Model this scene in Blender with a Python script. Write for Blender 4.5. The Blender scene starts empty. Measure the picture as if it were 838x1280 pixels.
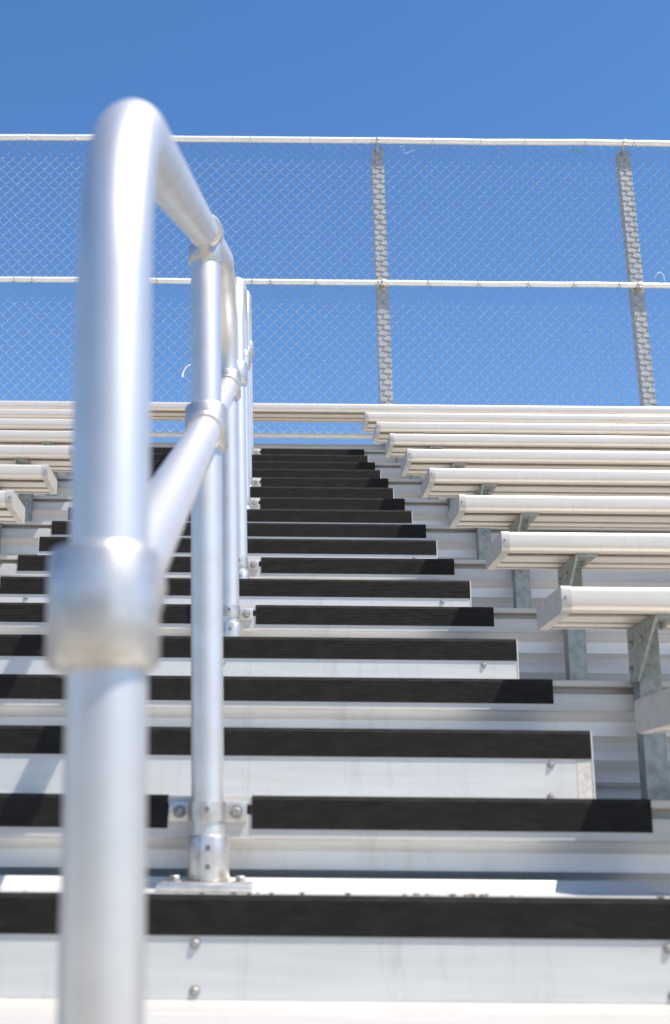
import bpy, bmesh, math, random
from mathutils import Vector, Matrix
random.seed(7)
R = math.radians
S = bpy.context.scene
COL = S.collection

# ------------------------------------------------------------------ stand geometry (metres)
T, RISE = 0.61, 0.271                 # going and rise of one tier
def nose(s): return 0.211 + T * s     # y of the front of the nosing at row s
def tread(s): return -0.7338 + RISE * s
XL, XR = -4.6, 4.6                    # ends of the stand
AL, AR = -0.749, 0.637                # aisle edges
LAST = 11

# ------------------------------------------------------------------ materials
def new_mat(name):
    m = bpy.data.materials.new(name); m.use_nodes = True
    nt = m.node_tree; b = nt.nodes['Principled BSDF']
    return m, nt, b
def N(nt, t, **k):
    n = nt.nodes.new(t)
    for a, v in k.items(): setattr(n, a, v)
    return n
def ramp(nt, src, p0, c0, p1, c1):
    r = N(nt, 'ShaderNodeValToRGB'); e = r.color_ramp.elements
    e[0].position, e[0].color = p0, (*c0, 1); e[1].position, e[1].color = p1, (*c1, 1)
    nt.links.new(src, r.inputs[0]); return r.outputs[0]
def noise(nt, vec, scale, detail=4, rough=.55):
    n = N(nt, 'ShaderNodeTexNoise'); n.inputs['Scale'].default_value = scale
    n.inputs['Detail'].default_value = detail; n.inputs['Roughness'].default_value = rough
    nt.links.new(vec, n.inputs['Vector']); return n.outputs['Fac']
def coords(nt, scale=(1, 1, 1)):
    tc = N(nt, 'ShaderNodeTexCoord'); mp = N(nt, 'ShaderNodeMapping')
    mp.inputs['Scale'].default_value = scale
    nt.links.new(tc.outputs['Object'], mp.inputs['Vector']); return mp.outputs['Vector']
def mix(nt, fac, a, b, mode='MIX'):
    m = N(nt, 'ShaderNodeMix', data_type='RGBA', blend_type=mode)
    for sock, v in ((m.inputs[0], fac), (m.inputs[6], a), (m.inputs[7], b)):
        if hasattr(v, 'links'): nt.links.new(v, sock)
        elif isinstance(v, (int, float)): sock.default_value = v
        else: sock.default_value = (*v, 1)
    return m.outputs[2]
def maprange(nt, src, a, b):
    m = N(nt, 'ShaderNodeMapRange'); m.inputs[3].default_value = a; m.inputs[4].default_value = b
    nt.links.new(src, m.inputs[0]); return m.outputs[0]

def metal(name, col, dark, metallic, rough, stretch=(1.2, 14, 14), spot=0.0, bump=0.02, grime=0.0):
    m, nt, b = new_mat(name)
    v = coords(nt, stretch)
    n1 = noise(nt, v, 3.0, 6)
    c = ramp(nt, n1, .32, dark, .62, col)
    v2 = coords(nt)
    n2 = noise(nt, v2, 46, 5, .7)
    sp = ramp(nt, n2, .64, (0, 0, 0), .74, (1, 1, 1))
    if spot:
        f = N(nt, 'ShaderNodeMath', operation='MULTIPLY'); f.inputs[1].default_value = spot
        nt.links.new(sp, f.inputs[0])
        c = mix(nt, f.outputs[0], c, (.33, .27, .21))
    if grime:
        dr = ramp(nt, noise(nt, coords(nt, (11, 1.3, 1.6)), 2.6, 9, .75), .55, (0, 0, 0), .80, (grime, grime, grime))
        c = mix(nt, dr, c, (.30, .265, .22))
        sc = ramp(nt, noise(nt, coords(nt, (14, 60, 60)), 3.1, 6, .7), .665, (0, 0, 0), .73, (grime * 1.1,) * 3)
        c = mix(nt, sc, c, (.16, .15, .14))
    nt.links.new(c, b.inputs['Base Color'])
    b.inputs['Metallic'].default_value = metallic
    nt.links.new(maprange(nt, n1, rough + .07, rough - .07), b.inputs['Roughness'])
    bp = N(nt, 'ShaderNodeBump'); bp.inputs['Strength'].default_value = bump; bp.inputs['Distance'].default_value = .004
    n3 = noise(nt, coords(nt, (stretch[0] * 2, stretch[1] * 9, stretch[2] * 9)), 5, 3)
    nt.links.new(n3, bp.inputs['Height']); nt.links.new(bp.outputs[0], b.inputs['Normal'])
    return m

M = {}
M['mill'] = metal('mill_finish_aluminium', (.56, .545, .515), (.47, .455, .43), .3, .45, spot=.4, grime=.45)
M['riser'] = metal('ribbed_riser_aluminium', (.76, .75, .73), (.66, .65, .63), .2, .42, spot=.4, grime=.35)
M['cap'] = metal('cast_end_cap', (.53, .505, .465), (.44, .42, .385), .3, .42, (9, 9, 9), spot=.35)
M['step'] = metal('brushed_step_aluminium', (.605, .615, .60), (.53, .54, .525), .3, .42, spot=.3, grime=.4)
M['seat'] = metal('anodised_seat_aluminium', (.70, .650, .580), (.63, .58, .51), .3, .40, spot=.25, grime=.3)
M['pipe'] = metal('anodised_pipe', (.75, .745, .735), (.64, .635, .62), .86, .44, (5, 5, 5), bump=.0)
M['fitting'] = metal('cast_fitting', (.68, .655, .62), (.46, .44, .41), .85, .40, (14, 14, 14), spot=.5, bump=.06)
M['galv'] = metal('galvanised_steel', (.31, .335, .315), (.20, .22, .205), .25, .55, (16, 16, 16), spot=.15, bump=.05)
M['post'] = metal('grey_steel_post', (.43, .44, .43), (.35, .36, .35), .15, .55, (6, 6, 6), spot=.15, bump=.02)
M['fence_pipe'] = metal('white_fence_pipe', (.80, .80, .76), (.70, .70, .66), .15, .42, (4, 20, 20), spot=.2)
M['wire'] = metal('galvanised_wire', (.50, .52, .54), (.40, .42, .44), .4, .45, (9, 9, 9))
M['bolt'] = metal('zinc_bolt', (.36, .355, .34), (.22, .215, .20), .5, .5, (30, 30, 30), spot=.5)
M['dark_wire'] = metal('weathered_wire', (.20, .19, .18), (.10, .10, .10), .4, .6, (9, 9, 9))

def simple(name, col, rough=.6):
    m, nt, b = new_mat(name)
    n = noise(nt, coords(nt), 60, 4)
    c = ramp(nt, n, .3, tuple(x * .75 for x in col), .7, col)
    nt.links.new(c, b.inputs['Base Color']); b.inputs['Roughness'].default_value = rough
    return m
M['tape'] = simple('red_tape', (.66, .22, .15))
M['ribbon'] = simple('white_ribbon', (.80, .80, .80))
M['dirt'] = simple('brown_grit', (.26, .18, .115), .9)
M['green'] = simple('green_string', (.10, .42, .22))
M['stain'] = metal('worn_sticker', (.58, .555, .505), (.42, .39, .34), 0, .6, (22, 22, 22), spot=.6)

def nosing_mat():
    m, nt, b = new_mat('black_ribbed_nosing')
    a = noise(nt, coords(nt, (7, 22, 22)), 3, 8, .72)
    base = ramp(nt, a, .40, (.017, .0162, .0155), .72, (.034, .0315, .029))
    d = noise(nt, coords(nt, (1.6, 9, 9)), 5, 10, .8)
    dust = ramp(nt, d, .56, (0, 0, 0), .78, (.36, .36, .36))
    c = mix(nt, dust, base, (.105, .095, .084))
    g = noise(nt, coords(nt, (60, 90, 90)), 7, 2, .6)
    grit = ramp(nt, g, .70, (0, 0, 0), .78, (.5, .5, .5))
    c = mix(nt, grit, c, (.16, .145, .125))
    nt.links.new(c, b.inputs['Base Color']); b.inputs['Roughness'].default_value = .7
    b.inputs['Specular IOR Level'].default_value = .16
    bp = N(nt, 'ShaderNodeBump'); bp.inputs['Strength'].default_value = .25; bp.inputs['Distance'].default_value = .002
    nt.links.new(g, bp.inputs['Height']); nt.links.new(bp.outputs[0], b.inputs['Normal'])
    return m
M['nosing'] = nosing_mat()

def ground_mat():
    m, nt, b = new_mat('dry_ground')
    a = noise(nt, coords(nt), .35, 6); f = noise(nt, coords(nt), 9, 6)
    c = ramp(nt, a, .42, (.33, .28, .21), .66, (.20, .18, .10))
    c = mix(nt, .35, c, ramp(nt, f, .3, (.20, .17, .13), .7, (.38, .33, .26)))
    nt.links.new(c, b.inputs['Base Color']); b.inputs['Roughness'].default_value = .95
    return m
M['ground'] = ground_mat()

# ------------------------------------------------------------------ builders
def link(name, bm, mat, parent=None, smooth=False, angle=40):
    me = bpy.data.meshes.new(name)
    bmesh.ops.recalc_face_normals(bm, faces=bm.faces)
    if smooth:
        for f in bm.faces: f.smooth = True
        lim = R(angle)
        for e in bm.edges:
            if len(e.link_faces) == 2 and e.calc_face_angle(0) > lim: e.smooth = False
    bm.to_mesh(me); bm.free()
    me.materials.append(M[mat])
    o = bpy.data.objects.new(name, me); COL.objects.link(o)
    if parent: o.parent = parent
    return o
def thing(name, label, cat, loc=(0, 0, 0), group=None):
    o = bpy.data.objects.new(name, None); COL.objects.link(o)
    o.location = loc; o['label'] = label; o['category'] = cat
    o.empty_display_size = .1
    if group: o['group'] = group
    return o
def prism_x(bm, pts, x0, x1):
    a = [bm.verts.new((x0, y, z)) for y, z in pts]; b = [bm.verts.new((x1, y, z)) for y, z in pts]
    n = len(pts)
    for i in range(n): bm.faces.new((a[i], a[(i + 1) % n], b[(i + 1) % n], b[i]))
    bm.faces.new(a); bm.faces.new(b)
def box(bm, x0, x1, y0, y1, z0, z1, bev=0.0):
    r = bmesh.ops.create_cube(bm, size=1)
    for v in r['verts']:
        v.co = Vector(((x0 + x1) / 2 + v.co.x * (x1 - x0), (y0 + y1) / 2 + v.co.y * (y1 - y0), (z0 + z1) / 2 + v.co.z * (z1 - z0)))
    if bev:
        es = list({e for v in r['verts'] for e in v.link_edges})
        bmesh.ops.bevel(bm, geom=es, offset=bev, segments=2, affect='EDGES', profile=.5)
def tube(bm, pts, rad, n=20, caps=True):
    pts = [Vector(p) for p in pts]
    rads = rad if isinstance(rad, (list, tuple)) else [rad] * len(pts)
    t0 = (pts[1] - pts[0]).normalized()
    up = Vector((1, 0, 0)) if abs(t0.x) < .9 else Vector((0, 0, 1))
    u = t0.cross(up).normalized(); prev = t0; rings = []
    for i, p in enumerate(pts):
        if i == 0: t = t0
        elif i == len(pts) - 1: t = (pts[i] - pts[i - 1]).normalized()
        else: t = ((pts[i + 1] - pts[i]).normalized() + (pts[i] - pts[i - 1]).normalized()).normalized()
        u = prev.rotation_difference(t) @ u; prev = t
        w = t.cross(u)
        rings.append([bm.verts.new(p + (u * math.cos(2 * math.pi * k / n) + w * math.sin(2 * math.pi * k / n)) * rads[i]) for k in range(n)])
    for a, b in zip(rings, rings[1:]):
        for k in range(n): bm.faces.new((a[k], a[(k + 1) % n], b[(k + 1) % n], b[k]))
    if caps: bm.faces.new(rings[0]); bm.faces.new(rings[-1])
def fillet(pts, rad, seg=14):
    pts = [Vector(p) for p in pts]; out = [pts[0]]
    for i in range(1, len(pts) - 1):
        a = (pts[i - 1] - pts[i]).normalized(); b = (pts[i + 1] - pts[i]).normalized()
        ang = a.angle(b); t = rad / math.tan(ang / 2)
        c = pts[i] + (a + b).normalized() * (rad / math.sin(ang / 2))
        v0 = pts[i] + a * t - c; v1 = pts[i] + b * t - c
        tot = v0.angle(v1); ax = v0.cross(v1).normalized()
        for k in range(seg + 1): out.append(c + Matrix.Rotation(tot * k / seg, 3, ax) @ v0)
    out.append(pts[-1]); return out
def collar(bm, p, d, r, h, lip=.003, n=24):
    """A sleeve with rounded rims, centred on p along d."""
    d = Vector(d).normalized(); p = Vector(p)
    prof = [(-h / 2, r - lip * 1.6), (-h / 2 + lip * .5, r - lip * .5), (-h / 2 + lip * 1.6, r), (h / 2 - lip * 1.6, r), (h / 2 - lip * .5, r - lip * .5), (h / 2, r - lip * 1.6)]
    tube(bm, [p + d * a for a, _ in prof], [b for _, b in prof], n)
def hexbolt(bm, p, d, r=.008, h=.007, washer=True):
    d = Vector(d).normalized(); p = Vector(p)
    if washer: tube(bm, [p, p + d * .0014], r * 1.42, 16)
    tube(bm, [p, p + d * (h * .8), p + d * h], [r, r, r * .8], 6)

# ------------------------------------------------------------------ the ground
bm = bmesh.new(); bmesh.ops.create_grid(bm, x_segments=8, y_segments=8, size=400)
g = link('ground', bm, 'ground'); g.location = (0, 0, tread(0) - .30); g['kind'] = 'structure'
GZ = tread(0) - .30
# low ridges all round, unseen, added to darken the horizon reflected in metal
def added_hill_mat():
    m, nt, b = new_mat('added_hill_scrub')
    c = ramp(nt, noise(nt, coords(nt), .06, 7), .35, (.055, .06, .03), .65, (.17, .15, .10))
    nt.links.new(c, b.inputs['Base Color']); b.inputs['Roughness'].default_value = 1; return m
M['added_hill'] = added_hill_mat()
bm = bmesh.new(); prev = None; n = 220
for k in range(n + 1):
    a = 2 * math.pi * (k % n) / n
    h = 20 + 7 * math.sin(3 * a + 1) + 4 * math.sin(7 * a) + 2.5 * math.sin(19 * a + 2) + 1.6 * math.sin(43 * a)
    ring = [bm.verts.new((math.cos(a) * r, math.sin(a) * r, GZ + z)) for r, z in ((170, -.5), (190, h * .35), (215, h * .8), (240, h), (300, h * .7), (360, -.5))]
    if prev:
        for i in range(5): bm.faces.new((prev[i], prev[i + 1], ring[i + 1], ring[i]))
    prev = ring
h = link('added_hills', bm, 'added_hill', None, True, 80); h['kind'] = 'structure'

# ------------------------------------------------------------------ tiers: footboard, ribbed riser below it, black stair nosings in the aisle
ORD = ['lowest', 'second', 'third', 'fourth', 'fifth', 'sixth', 'seventh', 'eighth', 'ninth', 'tenth', 'eleventh', 'twelfth']
POST_ROWS = {1: -.077, 3: -.066, 5: -.060, 6: -.043, 8: -.041, 9: -.035, 11: -.031}
RISER = [(.0035, -.0665), (.045, -.083), (.045, -.112), (.084, -.123), (.060, -.162), (.100, -.179), (.078, -.207), (.106, -.217), (.052, -.250), (.052, -RISE)]
def nosing_profile():
    p = [(.0305, .0005), (.0305, .002), (.0005, .002), (-.0004, .0012)]
    z = .0; n = 12; top, bot = -.004, -.050
    for k in range(n):
        a = top + (bot - top) * k / n; b = top + (bot - top) * (k + 1) / n; h = a - b
        p += [(-.0012, a), (-.0012, a - h * .58), (.0005, a - h * .70), (.0005, a - h * .92)]
    p += [(0, bot), (.0012, bot), (.0012, .0005)]
    return p
NOSE_P = nosing_profile()
def tier_label(n):
    where = {3: 'whose black nosing is split round the nearest full post',
             2: 'below the lowest step in view, only its top edge showing'}
    if n < 2: return 'aluminium footboard tier below the photo bottom, %s from the ground' % ORD[n]
    if n in where: return 'aluminium footboard tier ' + where[n]
    if n == LAST: return 'topmost aluminium footboard tier with black nosing, right under the fence'
    return 'footboard tier with black nosing, %s tier above the nosing split round the nearest full post' % ['first', 'second', 'third', 'fourth', 'fifth', 'sixth', 'seventh'][n - 4]
for n in range(0, LAST + 1):
    t = thing('bleacher_tier', tier_label(n), 'bleacher tier', (0, nose(n), tread(n)), 'footboard tiers of the bleachers')
    bm = bmesh.new()
    prism_x(bm, [(.0015, 0), (.0015, -.011), (.004, -.013), (.030, -.013), (.030, -.027), (.004, -.027), (.0015, -.029), (.0015, -.063), (.004, -.066), (.03, -.066), (.03, -.05), (.655, -.05), (.655, -.001),
                 (.33, -.001), (.329, -.004), (.326, -.004), (.325, 0)], XL, XR)
    link('footboard', bm, 'mill', t)
    bm = bmesh.new()
    rp = list(RISER)
    if n == 0: rp = rp[:-1] + [(.052, -.30)]
    prism_x(bm, rp + [(y + .004, z - .001) for y, z in reversed(rp)][:-1] + [(.012, -.0685)], XL + .01, XR - .01)
    link('riser_panel', bm, 'riser', t)
    spans = [(AL, AR)]
    if n in POST_ROWS: c = POST_ROWS[n]; spans = [(AL, c - .067), (c + .067, AR)]
    for a, b in spans:
        bm = bmesh.new(); prism_x(bm, NOSE_P, a, b); link('stair_nosing', bm, 'nosing', t)
    if n == LAST:     # the toe board behind the top tier
        bm = bmesh.new()
        q = [(T + y, RISE + z) for y, z in RISER]; q[0] = (T + .03, RISE - .030); q[1] = (T + .045, RISE - .04)
        prism_x(bm, q + [(y + .03, z) for y, z in reversed(q)], XL + .01, XR - .01); link('toe_board', bm, 'mill', t)

# ------------------------------------------------------------------ half steps in the aisle
def half_label(n):
    if n == 2: return 'wide aluminium half step at the photo bottom that the nearest full post is bolted to'
    if n < 2: return 'aluminium half step below the photo bottom, %s from the ground' % ORD[n]
    if n == 3: return 'aluminium half step with a worn sticker on its right end, just above the split nosing'
    if n == 10: return 'topmost aluminium half step with black nosing, just under the top tier'
    return 'aluminium half step with black nosing, %s half step above the one with the worn sticker' % ['first', 'second', 'third', 'fourth', 'fifth', 'sixth'][n - 4]
HX0, HX1 = -.742, .632
for n in range(0, LAST):
    s = n + .5
    t = thing('half_step', half_label(n), 'aisle step', (0, nose(s), tread(s) - (.006 if n == 2 else 0)), 'half steps in the aisle')
    H = RISE / 2 - .0006 - (.006 if n == 2 else 0)
    x1 = HX1 + (.006 * random.uniform(-1, 1) if n > 4 else 0)
    bm = bmesh.new()
    prism_x(bm, [(.0015, -H), (.0015, -.0015), (.003, 0), (.300, 0), (.318, .017), (.3205, .017), (.312, -.004), (.0055, -.004), (.0055, -H)], HX0 + .003, x1 - .003)
    link('tread_plate', bm, 'step', t)
    for x in (HX0, x1 - .003):
        bm = bmesh.new(); prism_x(bm, [(.0003, -H), (.0003, .002), (.319, .002), (.319, -H)], x, x + .003); link('end_plate', bm, 'step', t)
    bm = bmesh.new(); prism_x(bm, NOSE_P, HX0 + .004, x1 - .0035); link('stair_nosing', bm, 'nosing', t)
    for x in (-.66, -.070, .551):
        for z in (-.060, -.119):
            bm = bmesh.new(); hexbolt(bm, (x + random.uniform(-.003, .003), .0015, z), (0, -1, 0), .0050, .0042)
            link('bolt', bm, 'bolt', t)
    if n == 3:
        bm = bmesh.new(); box(bm, .601, .626, .0009, .00148, -.128, -.053); link('sticker', bm, 'stain', t)

bm = bmesh.new()
for k in range(30):
    x = random.choice((random.uniform(-.6, .6), random.gauss(.0, .12), random.gauss(.28, .06)))
    r = random.uniform(.0010, .0030)
    m = Matrix.Translation((x, random.uniform(.009, .030) , r * .5)) @ Matrix.Diagonal((r * random.uniform(1, 3.2), r, r * .7, 1))
    bmesh.ops.create_icosphere(bm, subdivisions=1, radius=1, matrix=m)
o = link('dirt', bm, 'dirt'); o.location = (0, nose(2.5), tread(2.5) - .003); o['kind'] = 'stuff'
o['label'] = 'rusty brown grit lying along the edge of the wide lowest step'; o['category'] = 'dirt'

# ------------------------------------------------------------------ benches
SEAT_D, SEAT_H = .220, .050
SEAT_P = [(.007, 0), (.003, -.0015), (.0008, -.005), (0, -.010), (0, -.033), (.001, -.038), (.004, -.043), (.010, -.0475), (.018, -.050),
          (.026, -.050), (.027, -.008), (.110, -.008), (.110, -.0445), (.070, -.0445), (.070, -.0485), (.130, -.0485), (.131, -.008),
          (.178, -.008), (.178, -.0445), (.152, -.0445), (.152, -.0485), (.186, -.0485), (.187, -.010), (.203, -.010), (.203, -.050),
          (.210, -.050), (.216, -.046), (.220, -.038), (.220, -.008), (.216, -.001), (.210, 0),
          (.150, 0), (.149, -.0015), (.146, -.0015), (.145, 0), (.077, 0), (.076, -.0015), (.073, -.0015), (.072, 0)]
CAP_P = [(.005, .0015), (.001, -.0005), (-.0015, -.006), (-.0015, -.036), (.001, -.043), (.008, -.049), (.016, -.0520),
         (.212, -.0520), (.219, -.048), (.2212, -.040), (.2212, -.007), (.218, .0005), (.212, .0015)]
LEG_H = RISE + .068
SZ = .1525
def bench_proto(x0, x1, supports, caps):
    t = thing('bench', '', 'bench', (0, 0, 0), 'bench seats of the bleachers')
    bm = bmesh.new(); prism_x(bm, SEAT_P, x0, x1); link('seat_plank', bm, 'seat', t, True, 25)
    for x, sgn in caps:
        bm = bmesh.new(); prism_x(bm, CAP_P, min(x - sgn * .004, x + sgn * .016), max(x - sgn * .004, x + sgn * .016))
        c = link('end_cap', bm, 'cap', t, True, 25)
        bm = bmesh.new(); hexbolt(bm, (x + sgn * .008, -.0015, -.022), (0, -1, 0), .0035, .0025, False); link('screw', bm, 'bolt', c)
    for x in supports:
        # the leg: a galvanised channel behind the seat, standing on the tier below
        ly0, ly1 = .174, .219
        zt = -.0555; zb = -(SZ + RISE) - .006
        bm = bmesh.new()
        prof = [(x - .024, ly1), (x - .024, ly0), (x + .022, ly0), (x + .022, ly1), (x + .017, ly1), (x + .017, ly0 + .005), (x - .019, ly0 + .005), (x - .019, ly1)]
        a = [bm.verts.new((px, py, zb)) for px, py in prof]; b = [bm.verts.new((px, py, zt)) for px, py in prof]
        for i in range(8): bm.faces.new((a[i], a[(i + 1) % 8], b[(i + 1) % 8], b[i]))
        bm.faces.new(a); bm.faces.new(b)
        leg = link('support_leg', bm, 'galv', t)
        bm = bmesh.new(); hexbolt(bm, (x + .002, ly0, -SZ - .045), (0, -1, 0), .009, .009)
        link('bolt', bm, 'bolt', leg)
        # bracket: gusset plate down the side of the leg plus a flange under the seat
        bm = bmesh.new()
        pr = [(.022, -.0555), (.217, -.0555), (.217, -.165), (.168, -.165), (.040, -.068)]
        a = [bm.verts.new((x - .031, y, z)) for y, z in pr]; b = [bm.verts.new((x - .0245, y, z)) for y, z in pr]
        for i in range(len(pr)): bm.faces.new((a[i], a[(i + 1) % 5], b[(i + 1) % 5], b[i]))
        bm.faces.new(a); bm.faces.new(b)
        box(bm, x - .031, x + .024, .018, .2175, -.0553, -.0505)
        br = link('seat_bracket', bm, 'galv', t)
        for (by, bz) in ((.19, -.085), (.198, -.138), (.12, -.085)):
            bm = bmesh.new(); hexbolt(bm, (x - .031, by, bz), (-1, 0, 0), .0075, .006); link('bolt', bm, 'bolt', br)
        bm = bmesh.new(); hexbolt(bm, (x + .004, .085, -.055), (0, 0, -1), .007, .016); link('bolt', bm, 'bolt', br)
    return t
def copy_tree(o, parent=None):
    c = o.copy(); COL.objects.link(c)
    if parent: c.parent = parent
    for ch in o.children: copy_tree(ch, c)
    return c
def seat_y(n): return 0.141 + T * (n + .75)
def seat_z(n): return -.5136 + RISE * (n + .75)
sp_r = [.845 + 1.83 * k for k in range(3)]; sp_l = [-.955 - 1.83 * k for k in range(2)]
right = bench_proto(.640, XR, sp_r, [(.640, -1)])
left = bench_proto(XL, -.752, sp_l, [(-.752, 1)])
full = bench_proto(XL, XR, sp_r + sp_l, [])
def bench_label(side, n):
    if side == 'r':
        if n < 2: return 'aluminium bench right of the aisle, below the photo frame, %s from the ground' % ORD[n]
        return ['aluminium bench at the lower right edge, only its grey end cap showing',
                'big aluminium bench at right, the lowest whose long white front shows',
                'aluminium bench right of the aisle, directly above the lowest one with a long white front',
                'aluminium bench right of the aisle, third of those with a long white front from below',
                'aluminium bench right of the aisle, fourth of those with a long white front from below',
                'aluminium bench right of the aisle, fifth of those with a long white front from below',
                'aluminium bench right of the aisle, third below the unbroken top bench',
                'aluminium bench right of the aisle, second below the unbroken top bench',
                'aluminium bench right of the aisle, directly below the unbroken top bench'][n - 2]
    if n < 5: return 'aluminium bench left of the aisle, out of frame at left, %s from the ground' % ORD[n]
    return ['aluminium bench left of the aisle, the lowest end cap at the left photo edge',
            'aluminium bench left of the aisle whose whole end cap shows beside the front post',
            'aluminium bench left of the aisle, directly above the one with its whole end cap showing',
            'aluminium bench left of the aisle, third below the unbroken top bench',
            'aluminium bench left of the aisle, second below the unbroken top bench',
            'aluminium bench left of the aisle, directly below the unbroken top bench'][n - 5]
for proto, side in ((right, 'r'), (left, 'l')):
    for n in range(1, LAST):
        o = proto if n == 1 else copy_tree(proto)
        dx = {3: -.014, 4: -.003}.get(n, random.uniform(-.003, .003)) if side == 'r' else random.uniform(-.004, .004)
        o.location = (dx, seat_y(n), seat_z(n) + ({2: .004, 3: .005}.get(n, random.uniform(-.0015, .0015)) if side == 'r' else 0)); o['label'] = bench_label(side, n)
full.location = (0, seat_y(LAST), seat_z(LAST))
full['label'] = 'unbroken aluminium top bench running across the aisle in front of the fence'

# ------------------------------------------------------------------ handrails down the middle of the aisle
PR = .0260
LEAN = -.022
GR = RISE / T
def rail_z(y): return 1.056 + GR * (y - 2.013)
def mid_z(y): return .689 + GR * (y - 2.013)
def handrail(rows, label, detail):
    t = thing('handrail', label, 'handrail', (POST_ROWS[rows[0]], nose(rows[0]) - .028, tread(rows[0] - .5)), 'centre handrails on the aisle steps')
    O = Vector(t.location)
    pts = []
    for s in rows: pts.append((POST_ROWS[s], nose(s) - .028, tread(s - .5) - (.006 if s == 3 else 0)))
    def at(i, z):
        x, y, zb = pts[i]; return Vector((x + LEAN * (z - zb), y, z)) - O
    L = len(rows) - 1
    a0, a1 = at(0, pts[0][2] + .004), at(L, pts[L][2] + .004)
    drop = .04 if rows[0] > 1 else 0
    c0, c1 = at(0, rail_z(pts[0][1]) - drop), at(L, rail_z(pts[L][1]) - drop)
    bm = bmesh.new(); tube(bm, fillet([a0, c0, c1, a1], .212), PR, 32); link('rail_pipe', bm, 'pipe', t, True)
    dirv = (c1 - c0).normalized()
    for i in range(1, L):
        top = at(i, rail_z(pts[i][1]))
        bm = bmesh.new(); tube(bm, [at(i, pts[i][2] + .004), top - Vector((0, 0, PR))], PR, 32); link('post', bm, 'pipe', t, True)
        bm = bmesh.new(); collar(bm, top - Vector((0, 0, .046)), (LEAN, 0, -1), PR + .0045, .034); collar(bm, top, dirv, PR + .005, .085)
        link('saddle_fitting', bm, 'fitting', t, True)
    for i in range(L):
        m0, m1 = at(i, mid_z(pts[i][1])), at(i + 1, mid_z(pts[i + 1][1])); d = (m1 - m0).normalized()
        bm = bmesh.new(); tube(bm, [m0 + d * .028, m1 - d * .028], PR, 28); link('mid_rail', bm, 'pipe', t, True)
    for i in range(L + 1):
        m0 = at(i, mid_z(pts[i][1])); bm = bmesh.new()
        collar(bm, m0 - Vector((.003 if i == 0 else 0, 0, 0)), (LEAN, 0, 1), PR + .0105, .079, .004, 28)
        if i < L: collar(bm, m0 + dirv * .044, dirv, PR + .0065, .062, .003)
        if i > 0: collar(bm, m0 - dirv * .044, dirv, PR + .0065, .062, .003)
        link('tee_fitting', bm, 'fitting', t, True)
    for i, s in enumerate(rows):
        x, y, zb = pts[i]; b = Vector((x, y, zb)) - O
        bm = bmesh.new()
        box(bm, b.x - .070, b.x + .070, b.y - .150, b.y + .036, b.z + .0005, b.z + .012, .003)
        collar(bm, b + Vector((0, 0, .046)), (LEAN, 0, 1), PR + .0065, .070, .003)
        box(bm, b.x - .0115, b.x + .0115, b.y - PR - .011, b.y - PR + .002, b.z + .0125, b.z + .080, .0015)
        fl = link('base_flange', bm, 'fitting', t, True)
        for z in (.034, .062):
            bm = bmesh.new(); tube(bm, [b + Vector((0, -PR - .0095, z)), b + Vector((0, -PR - .0118, z))], .0042, 12); link('set_screw', bm, 'dark_wire', fl)
        for dx in (-.050, .050):
            bm = bmesh.new(); hexbolt(bm, b + Vector((dx, -.03, .012)), (0, 0, 1), .0085, .009); link('bolt', bm, 'bolt', fl)
        # strap that ties the post to the front of the footboard, in the gap of the nosing
        zc = tread(s) - .024 - O.z; xc = x + LEAN * (tread(s) - zb) - O.x; yf = nose(s) + .0015 - O.y
        bm = bmesh.new()
        tube(bm, [(xc, b.y, zc - .0145), (xc, b.y, zc + .0145)], PR + .004, 28)
        for sg in (-1, 1):
            box(bm, min(xc + sg * .020, xc + sg * .062), max(xc + sg * .020, xc + sg * .062), yf - .006, yf - .0005, zc - .0155, zc + .0155, .001)
        box(bm, xc - .006, xc + .006, b.y - PR - .0065, b.y - PR, zc - .0135, zc + .0135, .001)
        st = link('post_strap', bm, 'fitting', t, True)
        for sg in (-1, 1):
            bm = bmesh.new(); hexbolt(bm, (xc + sg * .045, yf - .006, zc), (0, -1, 0), .0075, .007); link('bolt', bm, 'bolt', st)
        bm = bmesh.new(); tube(bm, [(xc, b.y - PR - .006, zc + .002), (xc, b.y - PR - .0078, zc + .002)], .004, 12); link('set_screw', bm, 'dark_wire', st)
    if detail:
        e = at(L, 1.397); bm = bmesh.new(); collar(bm, e, (LEAN, 0, 1), PR + .0010, .009, .0005); link('red_tape', bm, 'tape', t, True)
    return t
handrail([1, 3, 5], 'nearest aluminium pipe handrail, its blurred front post large at left', True)
handrail([6, 8], 'middle aluminium pipe handrail, half hidden behind the nearest one', False)
handrail([9, 11], 'farthest aluminium pipe handrail at the top of the aisle under the fence', False)

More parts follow.
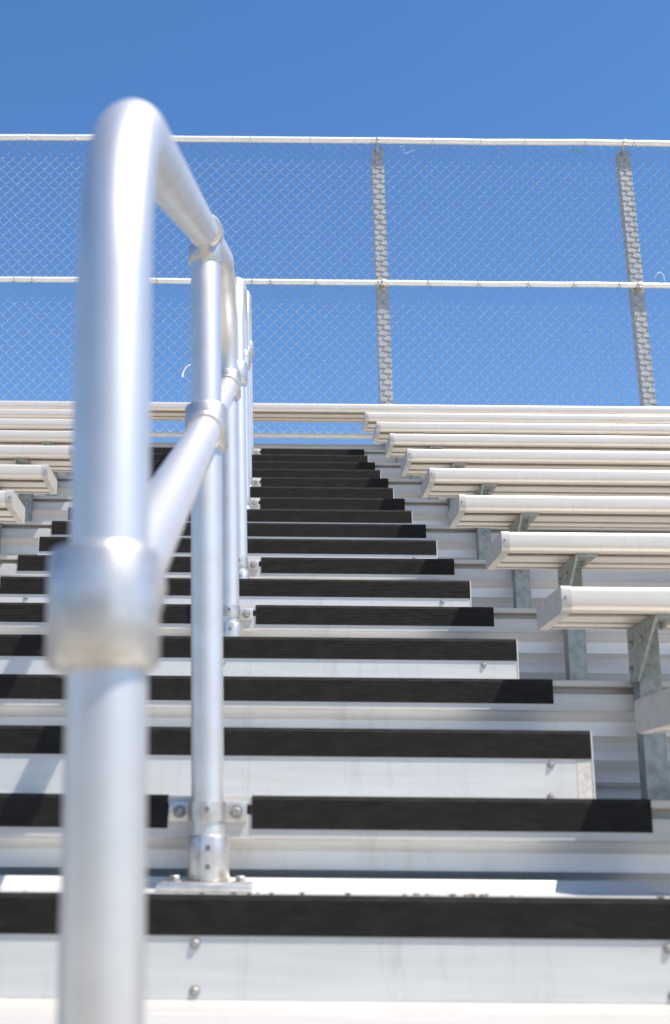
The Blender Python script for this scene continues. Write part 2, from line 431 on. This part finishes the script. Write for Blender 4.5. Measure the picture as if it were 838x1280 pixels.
# ------------------------------------------------------------------ chain link fence along the back
FY = 7.56; FX0, FX1 = -4.35, 4.35
f = thing('chain_link_fence', 'tall chain link fence with white rails and grey posts behind the top bench', 'fence', (0, FY, GZ))
FO = Vector((0, FY, GZ))
ZB, ZM, ZT = 2.541, 3.611, 4.668
def F(x, y, z): return Vector((x, y, z)) - FO
for z, r in ((ZT, .0195), (ZM, .0175), (ZB, .0175)):
    bm = bmesh.new(); tube(bm, [F(FX0 - .1 + (FX1 - FX0 + .2) * k / 40, FY, z + .0035 * math.sin(k * .9) * (k % 3 == 0)) for k in range(41)], r, 14)
    link('fence_rail', bm, 'fence_pipe', f, True)
for i in range(-3, 3):
    x = .849 + 1.70 * i; ln = .016 + .010 * max(i, 0)
    bm = bmesh.new()
    # rectangular steel post with a rounded top, leaning with the stand
    ys = FY + .0265; yb = ys + .075; w = .040
    def px(z): return x - ln * (z - 2.75)
    top = ZT - .058
    outline = [(-w, GZ)] + [(-w * math.cos(math.pi * k / 8), top + .02 * math.sin(math.pi * k / 8)) for k in range(9)] + [(w, GZ)]
    a = [bm.verts.new(F(px(z) + dx, ys, z)) for dx, z in outline]; b = [bm.verts.new(F(px(z) + dx, yb, z)) for dx, z in outline]
    k = len(outline)
    for j in range(k): bm.faces.new((a[j], a[(j + 1) % k], b[(j + 1) % k], b[j]))
    bm.faces.new(a); bm.faces.new(b)
    post = link('fence_post', bm, 'post', f)
    for z in (ZT, ZM):
        bm = bmesh.new(); collar(bm, F(px(z), FY, z), (1, 0, 0), .0225, .03, .002, 16)
        box(bm, px(z) - .012 - 0, px(z) + .012, .012, .04, z - GZ - .085 if z == ZT else z - GZ - .014, z - GZ + .012)
        link('rail_clamp', bm, 'fitting', post, True)
# woven wire: each wire a flat zigzag hooked into its neighbours
bm = bmesh.new()
W2, HH = .0363, .0382
nw = int((FX1 - FX0) / W2); ns = int((ZT - ZB) / HH)
for i in range(nw):
    x0 = FX0 + i * W2; pl = []
    sway = .004 * math.sin(i * .31) + .003 * math.sin(i * .117 + 1)
    for k in range(ns + 1):
        right_side = (k + i) % 2
        z = ZT - .004 - k * HH + sway * .6
        xx = x0 + (W2 + .0022 if right_side else -.0022) + .0035 * math.sin(k * .21 + i * .05) - .012 * (z - 3.6) * 0
        pl.append(F(xx + random.uniform(-.0008, .0008), FY + .021 + (.003 if right_side else -.003), z))
    tube(bm, pl, .0020, 4, False)
link('wire_mesh', bm, 'wire', f, True, 80)
# twisted tie wires round the rails
for z in (ZM, ZT):
    x = -1.9
    while x < 3.2:
        bm = bmesh.new(); r = .0215
        pl = [F(x + .006 * math.sin(a), FY + r * math.cos(a), z + r * math.sin(a)) for a in [math.radians(20 * q - 120) for q in range(17)]]
        e = pl[-1]; tl = random.uniform(.015, .035)
        pl += [e + Vector((tl * .5, .004, -tl * .5)), e + Vector((tl, 0, -tl * 1.1))]
        tube(bm, pl, .0022, 5); link('tie_wire', bm, 'dark_wire' if z == ZM else 'wire', f, True)
        x += random.choice((.12, .33, .41, .30))
# scraps caught in the mesh
def scrap(name, label, cat, p, offs, r, mat):
    bm = bmesh.new(); tube(bm, [Vector(o) for o in offs], r, 6); o = link(name, bm, mat, None, True)
    o.location = p; o['label'] = label; o['category'] = cat
scrap('ribbon', 'curved strip of white ribbon hanging in the fence mesh beside the handrail', 'ribbon', (-.44, FY + .012, 2.985),
      [(.03, 0, .045), (.012, -.006, .036), (-.008, -.012, .018), (-.022, -.016, -.006), (-.030, -.018, -.030), (-.033, -.018, -.052)], [.002, .003, .0035, .004, .005, .008], 'ribbon')
scrap('string', 'small white string knotted in the mesh under the top rail, right of the grey post', 'string', (1.0, FY + .012, 4.60),
      [(-.03, 0, .03), (-.012, -.012, .034), (.0, -.012, .012), (-.006, -.008, -.018), (.015, -.01, -.028), (.045, -.01, -.006), (.07, -.012, -.004)], .0018, 'ribbon')
scrap('string', 'short green string caught in the mesh under the top rail near the right post', 'string', (2.19, FY + .012, 4.60),
      [(-.06, 0, .006), (-.03, -.01, .010), (.0, -.012, .002), (.03, -.01, -.004), (.06, -.008, .002)], .003, 'green')
scrap('string', 'white string looped over the middle rail at the right post', 'string', (2.66, FY - .02, 3.655),
      [(-.03, 0, .0), (-.02, -.004, .03), (.005, -.006, .04), (.025, -.004, .02), (.03, 0, -.02)], .002, 'ribbon')

# ------------------------------------------------------------------ light
to_sun = Vector((.49, -.25, 1.0)).normalized()
el = math.asin(to_sun.z); az = math.atan2(to_sun.x, to_sun.y)
w = bpy.data.worlds.new('World'); S.world = w; w.use_nodes = True
nt = w.node_tree; bg = nt.nodes['Background']
sky = nt.nodes.new('ShaderNodeTexSky'); sky.sky_type = 'NISHITA'; sky.sun_disc = False
sky.sun_elevation = el; sky.sun_rotation = az; sky.altitude = 300; sky.air_density = 1.0; sky.dust_density = .3; sky.ozone_density = 2.0
hs = nt.nodes.new('ShaderNodeHueSaturation'); hs.inputs['Hue'].default_value = .5045; hs.inputs['Saturation'].default_value = 1.24
nt.links.new(sky.outputs[0], hs.inputs['Color']); nt.links.new(hs.outputs[0], bg.inputs[0]); bg.inputs[1].default_value = .11
sl = bpy.data.lights.new('sun', 'SUN'); sl.energy = 5.0; sl.angle = R(.53); sl.color = (1, .925, .82)
so = bpy.data.objects.new('sun', sl); COL.objects.link(so); so.location = (3, -2, 8)
so.rotation_euler = to_sun.to_track_quat('Z', 'Y').to_euler()

# ------------------------------------------------------------------ camera
cd = bpy.data.cameras.new('camera'); cam = bpy.data.objects.new('camera', cd); COL.objects.link(cam); S.camera = cam
cd.sensor_width = 36; cd.lens = 36 * 1560 / 1280; cd.shift_x = 101 / 1280
cd.clip_start = .02; cd.clip_end = 2000
cam.matrix_world = Matrix.Rotation(R(90 + 15.07), 4, 'X') @ Matrix.Rotation(R(.55), 4, 'Z')
cd.dof.use_dof = True; cd.dof.focus_distance = 4.3; cd.dof.aperture_fstop = 5.3; cd.dof.aperture_blades = 0
S.view_settings.view_transform = 'Standard'; S.view_settings.look = 'None'; S.view_settings.exposure = 0.78; S.view_settings.gamma = 1
S.render.engine = 'CYCLES'
S.cycles.max_bounces = 8; S.cycles.use_denoising = True
